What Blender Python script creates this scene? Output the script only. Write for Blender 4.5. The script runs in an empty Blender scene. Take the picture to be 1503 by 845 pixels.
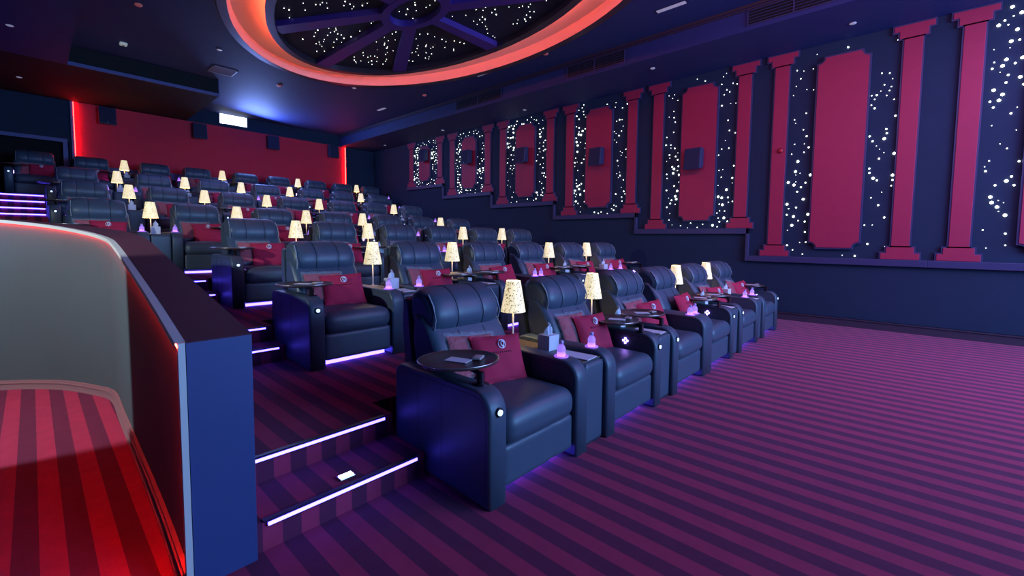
import bpy, bmesh, math, random
from mathutils import Vector, Matrix, Euler
PI = math.pi
S = bpy.context.scene
COL = S.collection
U = 1.5            # layout unit (camera eye height) in metres

# ------------------------------------------------------------------ camera
YAW, PITCH, ROLL, FPX, CX, CY = .832281, -.064759, .0103977, 641.61, 751.5, 392.816
f = Vector((math.sin(YAW)*math.cos(PITCH), math.cos(YAW)*math.cos(PITCH), math.sin(PITCH)))
r = Vector((math.cos(YAW), -math.sin(YAW), 0)); u = r.cross(f)
r2 = r*math.cos(ROLL)+u*math.sin(ROLL); u2 = -r*math.sin(ROLL)+u*math.cos(ROLL)
cam_d = bpy.data.cameras.new('camera'); cam = bpy.data.objects.new('camera', cam_d); COL.objects.link(cam)
cam.matrix_world = Matrix(((r2.x, u2.x, -f.x, 0), (r2.y, u2.y, -f.y, 0), (r2.z, u2.z, -f.z, 1.0*U), (0, 0, 0, 1)))
cam_d.sensor_width = 36; cam_d.lens = FPX*36/1503; cam_d.shift_y = (CY-422.5)/1503; cam_d.clip_start = .02
S.camera = cam
# ------------------------------------------------------------------ view, world, lights
S.view_settings.view_transform = 'Standard'; S.view_settings.look = 'None'
S.view_settings.exposure = 0.0; S.view_settings.gamma = 1.0; S.view_settings.use_curve_mapping = False
W = bpy.data.worlds.new('world'); S.world = W; W.use_nodes = True
W.node_tree.nodes['Background'].inputs[0].default_value = (.10, .12, .45, 1)
W.node_tree.nodes['Background'].inputs[1].default_value = .02
try:
    S.cycles.max_bounces = 6; S.cycles.diffuse_bounces = 3; S.cycles.glossy_bounces = 3; S.cycles.transmission_bounces = 6
    S.cycles.caustics_reflective = False; S.cycles.caustics_refractive = False
    S.cycles.sample_clamp_indirect = 3.0; S.cycles.use_denoising = True; S.cycles.use_light_tree = True
except Exception: pass

def light(name, kind, loc, energy, color, target=None, size=None, size_y=None, spot=None, blend=.2, rad=None):
    d = bpy.data.lights.new(name, kind); d.energy = energy; d.color = color
    if kind == 'AREA':
        d.shape = 'RECTANGLE'; d.size = size; d.size_y = size_y or size
    if kind == 'SPOT': d.spot_size = spot; d.spot_blend = blend
    if rad is not None and kind in ('SPOT', 'POINT'): d.shadow_soft_size = rad
    o = bpy.data.objects.new(name, d); COL.objects.link(o); o.location = loc
    if target is not None:
        o.rotation_euler = (Vector(target)-Vector(loc)).to_track_quat('-Z', 'Y').to_euler()
    return o
# cinema screen at the front of the hall (behind the camera)
light('screen_light', 'AREA', (6.5, -7.6, 3.0), 1350, (.20, .46, 1.0), (6.5, 6, 1.6), 7.5, 3.2)
# blue-violet house lights over the open floor and along the soffit
light('house_light', 'AREA', (7.0, -2.5, 4.9), 230, (.52, .34, 1.0), (7.0, -1.5, 0), 5.0, 3.0)
light('house_light_rear', 'AREA', (4.5, 12.0, 4.95), 80, (.30, .34, 1.0), (4.5, 11, 0), 6.0, 3.0)
# magenta wash on the right wall
light('wall_wash', 'AREA', (5.2, 0.5, 4.7), 70, (1.0, .36, .70), (9.8, 1.5, 2.9), 5.0, .6)
# neutral light in the entrance corridor
light('corridor_light', 'SPOT', (-1.75, 4.55, 2.5), 320, (.80, .93, 1.0), (-.05, 5.6, .35), spot=2.3, blend=.3, rad=.05)
# projector beam spill on the ceiling
light('projector_light', 'AREA', (5.2, 16.3, 4.95), 115, (.22, .36, 1.0), (7.5, 9, 5.2), 1.1, .4)

# ------------------------------------------------------------------ materials
def mat(name, col, rough=.6, metal=0, emis=None, es=0, spec=None, **kw):
    m = bpy.data.materials.new(name); m.use_nodes = True
    b = m.node_tree.nodes['Principled BSDF']
    b.inputs['Base Color'].default_value = (*col, 1); b.inputs['Roughness'].default_value = rough; b.inputs['Metallic'].default_value = metal
    if spec is not None: b.inputs['Specular IOR Level'].default_value = spec
    if emis: b.inputs['Emission Color'].default_value = (*emis, 1); b.inputs['Emission Strength'].default_value = es
    for k, v in kw.items(): b.inputs[k.replace('_', ' ')].default_value = v
    return m
def noise_bump(m, scale=80, strength=.1, dist=.002, colvar=0, coord='Object'):
    nt = m.node_tree; b = nt.nodes['Principled BSDF']
    tc = nt.nodes.new('ShaderNodeTexCoord'); n = nt.nodes.new('ShaderNodeTexNoise'); n.inputs['Scale'].default_value = scale; n.inputs['Detail'].default_value = 4
    nt.links.new(tc.outputs[coord], n.inputs['Vector'])
    bp = nt.nodes.new('ShaderNodeBump'); bp.inputs['Strength'].default_value = strength; bp.inputs['Distance'].default_value = dist
    nt.links.new(n.outputs['Fac'], bp.inputs['Height']); nt.links.new(bp.outputs['Normal'], b.inputs['Normal'])
    if colvar:
        c = b.inputs['Base Color'].default_value[:]
        mx = nt.nodes.new('ShaderNodeMix'); mx.data_type = 'RGBA'
        mx.inputs[6].default_value = (*[x*(1-colvar) for x in c[:3]], 1); mx.inputs[7].default_value = (*[min(1, x*(1+colvar)) for x in c[:3]], 1)
        n2 = nt.nodes.new('ShaderNodeTexNoise'); n2.inputs['Scale'].default_value = scale*.1
        nt.links.new(tc.outputs[coord], n2.inputs['Vector']); nt.links.new(n2.outputs['Fac'], mx.inputs[0]); nt.links.new(mx.outputs[2], b.inputs['Base Color'])
    return m
def no_sample(m):
    try: m.cycles.emission_sampling = 'NONE'
    except Exception: pass
    return m
def carpet(name, a, bcol, period, phase):
    m = mat(name, a, .95, spec=.1, Sheen_Weight=.15, Sheen_Roughness=.4, Sheen_Tint=(1, .55, .85, 1)); nt = m.node_tree; b = nt.nodes['Principled BSDF']
    g = nt.nodes.new('ShaderNodeNewGeometry'); sx = nt.nodes.new('ShaderNodeSeparateXYZ'); nt.links.new(g.outputs['Position'], sx.inputs[0])
    ad = nt.nodes.new('ShaderNodeMath'); ad.operation = 'SUBTRACT'; ad.inputs[1].default_value = phase; nt.links.new(sx.outputs[0], ad.inputs[0])
    dv = nt.nodes.new('ShaderNodeMath'); dv.operation = 'DIVIDE'; dv.inputs[1].default_value = period; nt.links.new(ad.outputs[0], dv.inputs[0])
    fr = nt.nodes.new('ShaderNodeMath'); fr.operation = 'FRACT'; nt.links.new(dv.outputs[0], fr.inputs[0])
    gt = nt.nodes.new('ShaderNodeMath'); gt.operation = 'GREATER_THAN'; gt.inputs[1].default_value = .5; nt.links.new(fr.outputs[0], gt.inputs[0])
    mx = nt.nodes.new('ShaderNodeMix'); mx.data_type = 'RGBA'; mx.inputs[6].default_value = (*bcol, 1); mx.inputs[7].default_value = (*a, 1)
    nt.links.new(gt.outputs[0], mx.inputs[0])
    n = nt.nodes.new('ShaderNodeTexNoise'); n.inputs['Scale'].default_value = 9; n.inputs['Detail'].default_value = 6; nt.links.new(g.outputs['Position'], n.inputs['Vector'])
    n2 = nt.nodes.new('ShaderNodeTexNoise'); n2.inputs['Scale'].default_value = 420; nt.links.new(g.outputs['Position'], n2.inputs['Vector'])
    rm = nt.nodes.new('ShaderNodeMapRange'); rm.inputs[3].default_value = .8; rm.inputs[4].default_value = 1.2; nt.links.new(n.outputs['Fac'], rm.inputs[0])
    ml = nt.nodes.new('ShaderNodeVectorMath'); ml.operation = 'SCALE'; nt.links.new(mx.outputs[2], ml.inputs[0]); nt.links.new(rm.outputs[0], ml.inputs['Scale'])
    nt.links.new(ml.outputs[0], b.inputs['Base Color'])
    bp = nt.nodes.new('ShaderNodeBump'); bp.inputs['Strength'].default_value = .4; bp.inputs['Distance'].default_value = .003
    nt.links.new(n2.outputs['Fac'], bp.inputs['Height']); nt.links.new(bp.outputs['Normal'], b.inputs['Normal'])
    return m
M = {}
M['carpet'] = carpet('striped_carpet', (.37, .036, .095), (.13, .024, .065), .18, .955)
M['leather'] = noise_bump(mat('dark_leather', (.052, .082, .125), .46, spec=.6), 260, .2, .0005)
M['leather_side'] = M['leather']
M['piping'] = mat('light_piping', (.30, .33, .38), .5)
M['seam'] = mat('dark_seam', (.006, .006, .01), .7)
M['navy'] = noise_bump(mat('navy_wall', (.007, .024, .064), .8), 40, .15, .002, .12)
M['navy_ceiling'] = noise_bump(mat('navy_ceiling', (.018, .032, .155), .7), 30, .1, .002, .1)
M['navy_trim'] = mat('navy_trim', (.045, .045, .13), .5)
M['door_trim'] = mat('door_trim', (.10, .11, .32), .5)
M['shade_dark_ceiling'] = mat('shade_dark_ceiling', (.003, .004, .008), .8)  # rear ceiling drop: its lack of light is put into a near-black colour
M['red_panel'] = noise_bump(mat('red_wall_panel', (.42, .022, .075), .6), 60, .1, .001, .06)
M['red_wall'] = noise_bump(mat('red_rear_wall', (.80, .020, .060), .7), 40, .1, .001, .06)
M['speaker'] = mat('speaker_navy', (.025, .032, .10), .6)
M['speaker_grille'] = noise_bump(mat('speaker_grille', (.018, .022, .07), .8), 300, .5, .002)
M['parapet'] = noise_bump(mat('parapet_blue', (.035, .06, .20), .5), 25, .1, .002, .08)
M['cap'] = noise_bump(mat('parapet_cap', (.080, .018, .032), .75, spec=.25), 50, .1, .001, .1)
M['grey_wall'] = noise_bump(mat('corridor_grey', (.070, .100, .115), .8), 12, .2, .003, .12)
M['rim'] = mat('corridor_rim', (.62, .62, .58), .5)
M['base'] = mat('corridor_base', (.30, .17, .19), .5)
M['redled'] = mat('red_led', (1, .2, .1), .5, emis=(1.0, .05, .02), es=9)
M['redled_hot'] = mat('red_led_hot', (1, .2, .1), .5, emis=(1.0, .014, .011), es=38)
M['blueled'] = mat('blue_led', (.6, .6, 1), .5, emis=(.075, .055, 1.0), es=13.0)
M['button'] = mat('lit_button', (.8, .9, 1), .4, emis=(.45, .6, 1.0), es=1.7)
M['control'] = mat('lit_control', (.6, .4, 1), .4, emis=(.42, .22, 1.0), es=26)
M['cupring'] = mat('lit_cup_ring', (.6, .3, .9), .4, emis=(.42, .13, 1.0), es=.8)
m = mat('clear_bottle', (.8, .7, .95), .2); nt = m.node_tree; tl = nt.nodes.new('ShaderNodeBsdfTranslucent'); tl.inputs[0].default_value = (.92, .85, 1, 1)
mxs = nt.nodes.new('ShaderNodeMixShader'); mxs.inputs[0].default_value = .7; nt.links.new(nt.nodes['Principled BSDF'].outputs[0], mxs.inputs[1]); nt.links.new(tl.outputs[0], mxs.inputs[2])
nt.links.new(mxs.outputs[0], nt.nodes['Material Output'].inputs[0]); M['bottle'] = m
M['cuplight'] = mat('cup_light', (.6, .3, 1), .4, emis=(.40, .16, 1.0), es=9)
M['bcap'] = mat('bottle_cap', (.70, .50, .9), .4)
M['ringwhite'] = mat('cove_white', (.85, .62, .55), .6)
M['rimdark'] = mat('cove_rim', (.10, .07, .10), .35, .5)
M['spoke'] = mat('violet_lit_spoke', (.07, .028, .28), .5)  # violet light on the spokes and hub is put into this base colour
M['starpanel'] = mat('star_panel', (.006, .010, .045), .7)
M['star'] = no_sample(mat('star_light', (1, 1, 1), .5, emis=(.95, 1.0, .86), es=6))
M['wood'] = noise_bump(mat('dark_tray_wood', (.075, .04, .035), .3), 20, .1, .001, .3)
M['chrome'] = mat('steel_edge', (.55, .52, .5), .25, .9)
M['darkmetal'] = mat('dark_metal', (.03, .03, .04), .4, .8)
M['white'] = mat('white_paper', (.75, .75, .82), .8)
M['whiteplastic'] = mat('white_plastic', (.75, .73, .70), .4)
M['offwhite'] = mat('ceiling_fitting', (.45, .45, .55), .5, emis=(.6, .6, .9), es=.25)
M['redfit'] = mat('red_ceiling_fitting', (.5, .10, .12), .5, emis=(.8, .2, .2), es=.12)
M['pillow'] = noise_bump(mat('red_cushion', (.50, .016, .065), .85), 200, .3, .001)
M['blanket'] = noise_bump(mat('red_blanket', (.42, .02, .04), .9), 90, .5, .003)
M['wrap'] = mat('clear_wrap', (.95, .95, 1), .12, Alpha=.10)
M['emblem'] = mat('emblem_thread', (.92, .90, 1), .7)
M['stitch'] = mat('dark_stitch', (.32, .012, .045), .8)
M['black'] = mat('dark_opening', (.004, .004, .007), .9)
M['window'] = mat('projector_glow', (1, 1, 1), .4, emis=(.80, .93, 1.0), es=2.2)
M['floorlight'] = M['blueled']
# speckled lamp shade: lit from inside, printed with small dark leaves
m = mat('speckled_shade', (.8, .75, .5), .6); nt = m.node_tree; b = nt.nodes['Principled BSDF']
tc = nt.nodes.new('ShaderNodeTexCoord'); v = nt.nodes.new('ShaderNodeTexVoronoi'); v.inputs['Scale'].default_value = 58
nz = nt.nodes.new('ShaderNodeTexNoise'); nz.inputs['Scale'].default_value = 55; nz.inputs['Detail'].default_value = 2
nt.links.new(tc.outputs['Object'], nz.inputs['Vector'])
dvm = nt.nodes.new('ShaderNodeVectorMath'); dvm.operation = 'MULTIPLY_ADD'; dvm.inputs[1].default_value = (.03, .03, .03)
nt.links.new(nz.outputs['Color'], dvm.inputs[0]); nt.links.new(tc.outputs['Object'], dvm.inputs[2]); nt.links.new(dvm.outputs[0], v.inputs['Vector'])
cr = nt.nodes.new('ShaderNodeValToRGB'); cr.color_ramp.elements[0].position = .27; cr.color_ramp.elements[1].position = .36
cr.color_ramp.elements[0].color = (.16, .12, .05, 1); cr.color_ramp.elements[1].color = (1.0, .84, .50, 1)
nt.links.new(v.outputs['Distance'], cr.inputs[0]); nt.links.new(cr.outputs[0], b.inputs['Emission Color']); nt.links.new(cr.outputs[0], b.inputs['Base Color'])
b.inputs['Emission Strength'].default_value = .85
M['shade'] = m

# ------------------------------------------------------------------ mesh helpers
class MB:
    def __init__(s): s.v = []; s.f = []; s.sm = []
    def add(s, vs, fs, smooth=False):
        o = len(s.v); s.v += [tuple(p) for p in vs]; s.f += [tuple(i+o for i in q) for q in fs]; s.sm += [smooth]*len(fs)
    def box(s, x0, x1, y0, y1, z0, z1):
        s.add([(x0,y0,z0),(x1,y0,z0),(x1,y1,z0),(x0,y1,z0),(x0,y0,z1),(x1,y0,z1),(x1,y1,z1),(x0,y1,z1)],
              [(0,3,2,1),(4,5,6,7),(0,1,5,4),(1,2,6,5),(2,3,7,6),(3,0,4,7)])
    def rbox(s, c, h, rad, n=7, fn=None, smooth=True, M4=None):
        cx, cy, cz = c; hx, hy, hz = h
        idx = {}; vs = []; fs = []
        def key(i, j, k):
            if (i, j, k) not in idx:
                def g(t, hh):   # denser sampling near the rounded edge
                    a = 2*t/n-1
                    if abs(a) < 1e-9: return 0.
                    return math.copysign(hh*(1-(1-abs(a))**1.6), a)
                p = Vector((g(i, hx), g(j, hy), g(k, hz)))
                q = Vector((max(-hx+rad, min(hx-rad, p.x)), max(-hy+rad, min(hy-rad, p.y)), max(-hz+rad, min(hz-rad, p.z))))
                d = p-q
                if d.length > 1e-9 and rad > 0: p = q+d.normalized()*rad
                if fn: p = fn(p)
                if M4: p = M4 @ p
                idx[(i, j, k)] = len(vs); vs.append((p.x+cx, p.y+cy, p.z+cz))
            return idx[(i, j, k)]
        for a in range(n):
            for c2 in range(n):
                fs.append((key(a,c2,0), key(a,c2+1,0), key(a+1,c2+1,0), key(a+1,c2,0)))
                fs.append((key(a,c2,n), key(a+1,c2,n), key(a+1,c2+1,n), key(a,c2+1,n)))
                fs.append((key(a,0,c2), key(a+1,0,c2), key(a+1,0,c2+1), key(a,0,c2+1)))
                fs.append((key(a,n,c2), key(a,n,c2+1), key(a+1,n,c2+1), key(a+1,n,c2)))
                fs.append((key(0,a,c2), key(0,a,c2+1), key(0,a+1,c2+1), key(0,a+1,c2)))
                fs.append((key(n,a,c2), key(n,a+1,c2), key(n,a+1,c2+1), key(n,a,c2+1)))
        s.add(vs, fs, smooth)
    def sweep(s, prof, stations, smooth=True, axis='x'):
        """closed profile [(a,b)] carried along axis at stations (pos, inset, dscale)"""
        n = len(prof); ca = sum(p[0] for p in prof)/n; cb = sum(p[1] for p in prof)/n
        vs = []; fs = []
        for st in stations:
            pos, ins = st[0], st[1]
            for a, b2 in prof:
                da, db = a-ca, b2-cb; L = math.hypot(da, db) or 1
                k = max(0, (L-ins)/L)
                pa, pb = ca+da*k, cb+db*k
                vs.append((pos, pa, pb) if axis == 'x' else (pa, pos, pb) if axis == 'y' else (pa, pb, pos))
        m_ = len(stations)
        for i in range(m_-1):
            for j in range(n):
                a0 = i*n+j; a1 = i*n+(j+1) % n
                fs.append((a0, a1, a1+n, a0+n))
        s.add(vs, fs, smooth)
        s.add(vs[:n], [tuple(range(n))[::-1]], False); s.add(vs[-n:], [tuple(range(n))], False)
    def lathe(s, prof, c=(0,0,0), n=16, smooth=True):
        vs = []; fs = []
        for rr, z in prof:
            for k in range(n):
                a = 2*PI*k/n; vs.append((c[0]+rr*math.cos(a), c[1]+rr*math.sin(a), c[2]+z))
        for i in range(len(prof)-1):
            for k in range(n):
                a0 = i*n+k; a1 = i*n+(k+1) % n; fs.append((a0, a1, a1+n, a0+n))
        fs.append(tuple(range(n))[::-1]); fs.append(tuple((len(prof)-1)*n+k for k in range(n)))
        s.add(vs, fs, smooth)
    def tube(s, pts, rad, n=6, closed=False):
        pts = [Vector(p) for p in pts]; vs = []; fs = []; N = len(pts)
        for i, p in enumerate(pts):
            if closed: t = pts[(i+1) % N]-pts[i-1]
            else: t = pts[min(i+1, N-1)]-pts[max(i-1, 0)]
            t.normalize(); a = t.cross(Vector((0, 0, 1)) if abs(t.z) < .9 else Vector((1, 0, 0))).normalized(); b2 = t.cross(a)
            for k in range(n):
                w = 2*PI*k/n; q = p+(a*math.cos(w)+b2*math.sin(w))*rad; vs.append(q[:])
        for i in range(N if closed else N-1):
            for k in range(n):
                a0 = i*n+k; a1 = i*n+(k+1) % n; b0 = ((i+1) % N)*n+k; b1 = ((i+1) % N)*n+(k+1) % n
                fs.append((a0, a1, b1, b0))
        s.add(vs, fs, True)
    def prism(s, poly, z0, z1):
        n = len(poly); s.add([(x, y, z0) for x, y in poly]+[(x, y, z1) for x, y in poly],
              [tuple(range(n))[::-1], tuple(range(n, 2*n))]+[(i, (i+1) % n, (i+1) % n+n, i+n) for i in range(n)])
    def prism_x(s, poly, x0, x1):      # poly in (y,z)
        n = len(poly); s.add([(x0, y, z) for y, z in poly]+[(x1, y, z) for y, z in poly],
              [tuple(range(n)), tuple(range(n, 2*n))[::-1]]+[(i, i+n, (i+1) % n+n, (i+1) % n) for i in range(n)])
    def band(s, A, B):                 # quad strip between two point lists
        n = len(A); s.add(list(A)+list(B), [(i, i+1, i+1+n, i+n) for i in range(n-1)], False)
    def build(s, name, m, parent=None, loc=None, rot=None, bevel=0, recalc=True):
        me = bpy.data.meshes.new(name); me.from_pydata(s.v, [], s.f); me.update()
        me.polygons.foreach_set('use_smooth', s.sm)
        if recalc:
            bm = bmesh.new(); bm.from_mesh(me); bmesh.ops.recalc_face_normals(bm, faces=bm.faces); bm.to_mesh(me); bm.free()
        me.materials.append(m)
        o = bpy.data.objects.new(name, me); COL.objects.link(o)
        if loc: o.location = loc
        if rot: o.rotation_euler = rot
        if parent: o.parent = parent
        if bevel:
            bv = o.modifiers.new('bevel', 'BEVEL'); bv.width = bevel; bv.segments = 2; bv.limit_method = 'ANGLE'
        return o
def thing(name, label, cat, loc=(0,0,0), rz=0, group=None):
    o = bpy.data.objects.new(name, None); COL.objects.link(o); o.location = loc; o.rotation_euler = (0, 0, rz); o.empty_display_size = .1
    return tag(o, label, cat, group)
def tag(o, label, cat, group=None):
    o['label'] = label; o['category'] = cat
    if group: o['group'] = group
    elif 'group' in o: del o['group']
    return o
def struct(o): o['kind'] = 'structure'; return o
KIDS = {}
def kids(o):
    return [c for c in o.children]
def copy_tree(o, parent=None):
    c = o.copy(); COL.objects.link(c)
    if parent: c.parent = parent
    for ch in kids(o): copy_tree(ch, c)
    return c
def uu(*p): return tuple(q*U for q in p)

# ------------------------------------------------------------------ room shell
XR, YB = 6.5527, 11.25
ROWY = [1.09, 2.60, 4.11, 5.62, 7.13, 8.49, 9.99]
ROWZ = [0, .2, .4, .6, .9, 1.22, 1.58]
def floor_poly(poly, z0, z1, name='floor'):
    b_ = MB(); b_.prism([(x*U, y*U) for x, y in poly], z0*U, z1*U); return struct(b_.build(name, M['carpet']))
floor_poly([(-1.6, -5.3), (XR, -5.3), (XR, 1.95), (-1.6, 4.8), (-1.6, 4.8)][:3]+[(.44, 1.95), (.44, 4.6), (-1.6, 4.9)], -.1, 0)
floor_poly([(.44, 1.475), (1.083, 1.475), (1.083, 1.72), (.44, 1.72)], 0, .1)                                    # first step
floor_poly([(.44, 1.72), (1.083, 1.72), (1.083, 1.90), (XR, 1.90), (XR, 3.43), (.44, 3.43)], 0, .2)
floor_poly([(.44, 2.97), (1.083, 2.97), (1.083, 3.17), (.44, 3.17)], .2, .3)
floor_poly([(.44, 3.17), (1.083, 3.17), (1.083, 3.41), (XR, 3.41), (XR, 4.94), (-1.6, 4.94), (-1.6, 4.84), (-.6, 4.72), (.1, 4.42), (.44, 4.02)], .0, .4)
floor_poly([(-1.6, 4.475+.4), (1.083, 4.475+.4), (1.083, 4.94), (-1.6, 4.94)], .4, .402)
floor_poly([(.46, 4.475), (1.083, 4.475), (1.083, 4.77), (.46, 4.77)], .4, .5)
floor_poly([(-1.6, 4.86), (.46, 4.86), (.46, 4.77), (1.083, 4.77), (1.083, 4.92), (XR, 4.92), (XR, 6.45), (-1.6, 6.45)], .39, .6)
floor_poly([(-1.6, 5.95), (.13, 5.95), (.13, 6.2), (-1.6, 6.2)], .6, .7)
floor_poly([(-1.6, 6.2), (.13, 6.2), (.13, 6.43), (-1.6, 6.43)], .6, .8)
floor_poly([(-1.6, 6.43), (XR, 6.43), (XR, 7.9), (-1.6, 7.9)], .59, .9)
floor_poly([(-1.6, 7.4), (.13, 7.4), (.13, 7.65), (-1.6, 7.65)], .9, 1.0)
floor_poly([(-1.6, 7.65), (.13, 7.65), (.13, 7.9), (-1.6, 7.9)], .9, 1.1)
floor_poly([(-1.6, 7.9), (XR, 7.9), (XR, 9.36), (-1.6, 9.36)], .89, 1.21)
for k, (y0, y1, z) in enumerate([(8.9, 9.1, 1.28), (9.1, 9.3, 1.37), (9.3, 9.5, 1.475)]):
    floor_poly([(-1.6, y0), (.155, y0), (.155, y1), (-1.6, y1)], 1.2, z)
floor_poly([(-1.6, 9.5), (.157, 9.5), (.157, 9.34), (XR, 9.34), (XR, YB), (-1.6, YB)], 1.15, 1.575)

def wall(name, x0, x1, y0, y1, z0, z1, m):
    b_ = MB(); b_.box(x0*U, x1*U, y0*U, y1*U, z0*U, z1*U); return struct(b_.build(name, m))
wall('wall_right', XR, XR+.1, -5.4, YB+.1, -.1, 3.8, M['navy'])
wall('wall_front', -1.7, XR+.1, -5.4, -5.3, -.1, 3.8, M['navy'])
wall('wall_left', -1.7, -1.6, -5.4, YB+.1, -.1, 3.8, M['navy'])
wall('wall_left_light_blocker', -1.6, -.62, -1.0, 2.93, -.1, 3.4, M['navy'])  # unseen block added so its edge cuts the corridor light across the floor
# rear wall: navy, with the doorway at the left
b_ = MB(); b_.box(.53*U, (XR+.1)*U, YB*U, (YB+.1)*U, 1.5*U, 3.8*U); b_.box(-1.7*U, .53*U, YB*U, (YB+.1)*U, 2.66*U, 3.8*U)
b_.box(-1.7*U, -.75*U, YB*U, (YB+.1)*U, 1.5*U, 2.66*U); struct(b_.build('wall_rear', M['navy']))
b_ = MB(); b_.box(-.75*U, .45*U, (YB+.08)*U, (YB+.12)*U, 1.5*U, 2.66*U); struct(b_.build('door_1', M['black']))
b_ = MB(); b_.box(-.85*U, .505*U, (YB-.03)*U, YB*U, 2.64*U, 2.705*U); b_.box(.443*U, .505*U, (YB-.03)*U, YB*U, 1.575*U, 2.64*U); struct(b_.build('trim_1', M['door_trim'], bevel=.004))
b_ = MB(); b_.box(.555*U, .595*U, (YB-.04)*U, YB*U, 1.575*U, 3.385*U); struct(b_.build('trim_2', M['door_trim'], bevel=.004))
# ceiling
EC, EA, EB = (3.18, 4.5), 1.78, 3.0
b_ = MB()
N = 72
ring = [((EC[0]+EA*math.cos(2*PI*k/N))*U, (EC[1]+EB*math.sin(2*PI*k/N))*U) for k in range(N)]
def rect_pt(k):
    a = 2*PI*k/N; c_, s_ = math.cos(a)*EA, math.sin(a)*EB
    hx0, hx1, hy0, hy1 = -1.7-EC[0], XR+.1-EC[0], -5.4-EC[1], YB+.1-EC[1]
    t = min((hx1/c_ if c_ > 1e-9 else hx0/c_ if c_ < -1e-9 else 1e9), (hy1/s_ if s_ > 1e-9 else hy0/s_ if s_ < -1e-9 else 1e9))
    return ((EC[0]+c_*t)*U, (EC[1]+s_*t)*U)
rp = [rect_pt(k) for k in range(N)]
ZC = 3.67*U
b_.add([(x, y, ZC) for x, y in ring]+[(x, y, ZC) for x, y in rp], [(k, (k+1) % N, (k+1) % N+N, k+N) for k in range(N)])
for cx_, cy_ in ((-1.7, -5.4), (XR+.1, -5.4), (XR+.1, YB+.1), (-1.7, YB+.1)):     # corner fillers
    best = sorted(range(N), key=lambda k: (rp[k][0]-cx_*U)**2+(rp[k][1]-cy_*U)**2)
    cand = [k for k in range(N) if (abs(rp[k][0]-rp[(k+1) % N][0]) > 1e-4 and abs(rp[k][1]-rp[(k+1) % N][1]) > 1e-4)
            and (rp[k][0]-cx_*U)*(rp[(k+1) % N][0]-cx_*U) < 1e-3 and (rp[k][1]-cy_*U)*(rp[(k+1) % N][1]-cy_*U) < 1e-3]
    for k in cand[:1]: b_.add([(rp[k][0], rp[k][1], ZC), (rp[(k+1) % N][0], rp[(k+1) % N][1], ZC), (cx_*U, cy_*U, ZC)], [(0, 1, 2)])
struct(b_.build('ceiling', M['navy_ceiling']))
b_ = MB(); b_.box(5.57*U, XR*U, -5.3*U, YB*U, 3.39*U, 3.70*U)
b_.box(-1.6*U, .44*U, -5.3*U, 8.91*U, 3.39*U, 3.70*U)
struct(b_.build('ceiling', M['navy_ceiling']))
b_ = MB(); b_.box(.44*U, 2.262*U, 8.895*U, 8.91*U, 3.39*U, 3.44*U); b_.box(2.262*U, 2.275*U, 8.895*U, 8.93*U, 3.39*U, 3.67*U); struct(b_.build('trim_3', M['door_trim']))
b_ = MB(); b_.box(5.555*U, 5.572*U, -5.3*U, YB*U, 3.64*U, 3.67*U); b_.box(5.55*U, 5.572*U, -5.3*U, YB*U, 3.610*U, 3.622*U); struct(b_.build('trim_4', mat('soffit_rail', (.06, .035, .045), .4)))
b_ = MB(); b_.box(-1.6*U, 2.262*U, 8.91*U, YB*U, 3.39*U, 3.70*U); struct(b_.build('ceiling', M['shade_dark_ceiling']))
# rear red panel with LED coves at both ends
b_ = MB(); b_.box(.60*U, 5.70*U, (YB-.02)*U, YB*U, 2.2*U, 3.385*U); struct(b_.build('wall_rear_panel', M['red_wall']))
b_ = MB(); b_.box(.60*U, 5.70*U, (YB-.06)*U, YB*U, 2.13*U, 2.27*U); struct(b_.build('trim_5', M['door_trim'], bevel=.004))
b_ = MB(); b_.box(5.712*U, 5.76*U, (YB-.05)*U, YB*U, 1.575*U, 3.39*U); struct(b_.build('trim_6', M['navy'], bevel=.004))
for i, (xa, xb, side) in enumerate([(.596, .604, 'left'), (5.696, 5.706, 'right')]):
    b_ = MB(); b_.box(xa*U, xb*U, (YB-.045)*U, (YB-.02)*U, 2.28*U, 3.375*U)
    tag(b_.build('led_strip', M['redled_hot']), 'vertical red glowing light strip at the %s edge of the red rear wall' % side, 'light strip')
# stepped moulding on the right wall
BB = [(-.14, 1.62, .742), (1.62, 3.25, 1.108), (3.25, 4.88, 1.368), (4.88, 6.52, 1.643), (6.52, 8.12, 1.921), (8.12, 9.60, 2.213)]
b_ = MB(); X0 = (XR-.045)*U; X1 = XR*U; TH = .075
def mb(y0, y1, z0, z1): b_.box(X0, X1, y0*U, y1*U, z0*U, z1*U)
mb(-5.3, -.14, .742, .742+TH)
zs = [b__[2] for b__ in BB]
for i, (y0, y1, z) in enumerate(BB):
    mb(y0-.0, y1, z, z+TH)
    if i+1 < len(BB): mb(y1, y1+.04, z, BB[i+1][2]+TH)
struct(b_.build('trim_7', M['navy_trim'], bevel=.006))
b_ = MB(); b_.box((XR-.03)*U, XR*U, -5.3*U, 1.9*U, 0, .10*U); b_.box((XR-.04)*U, XR*U, -5.3*U, 1.9*U, .085*U, .10*U); struct(b_.build('baseboard_right', mat('baseboard', (.05, .035, .06), .5)))

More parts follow.
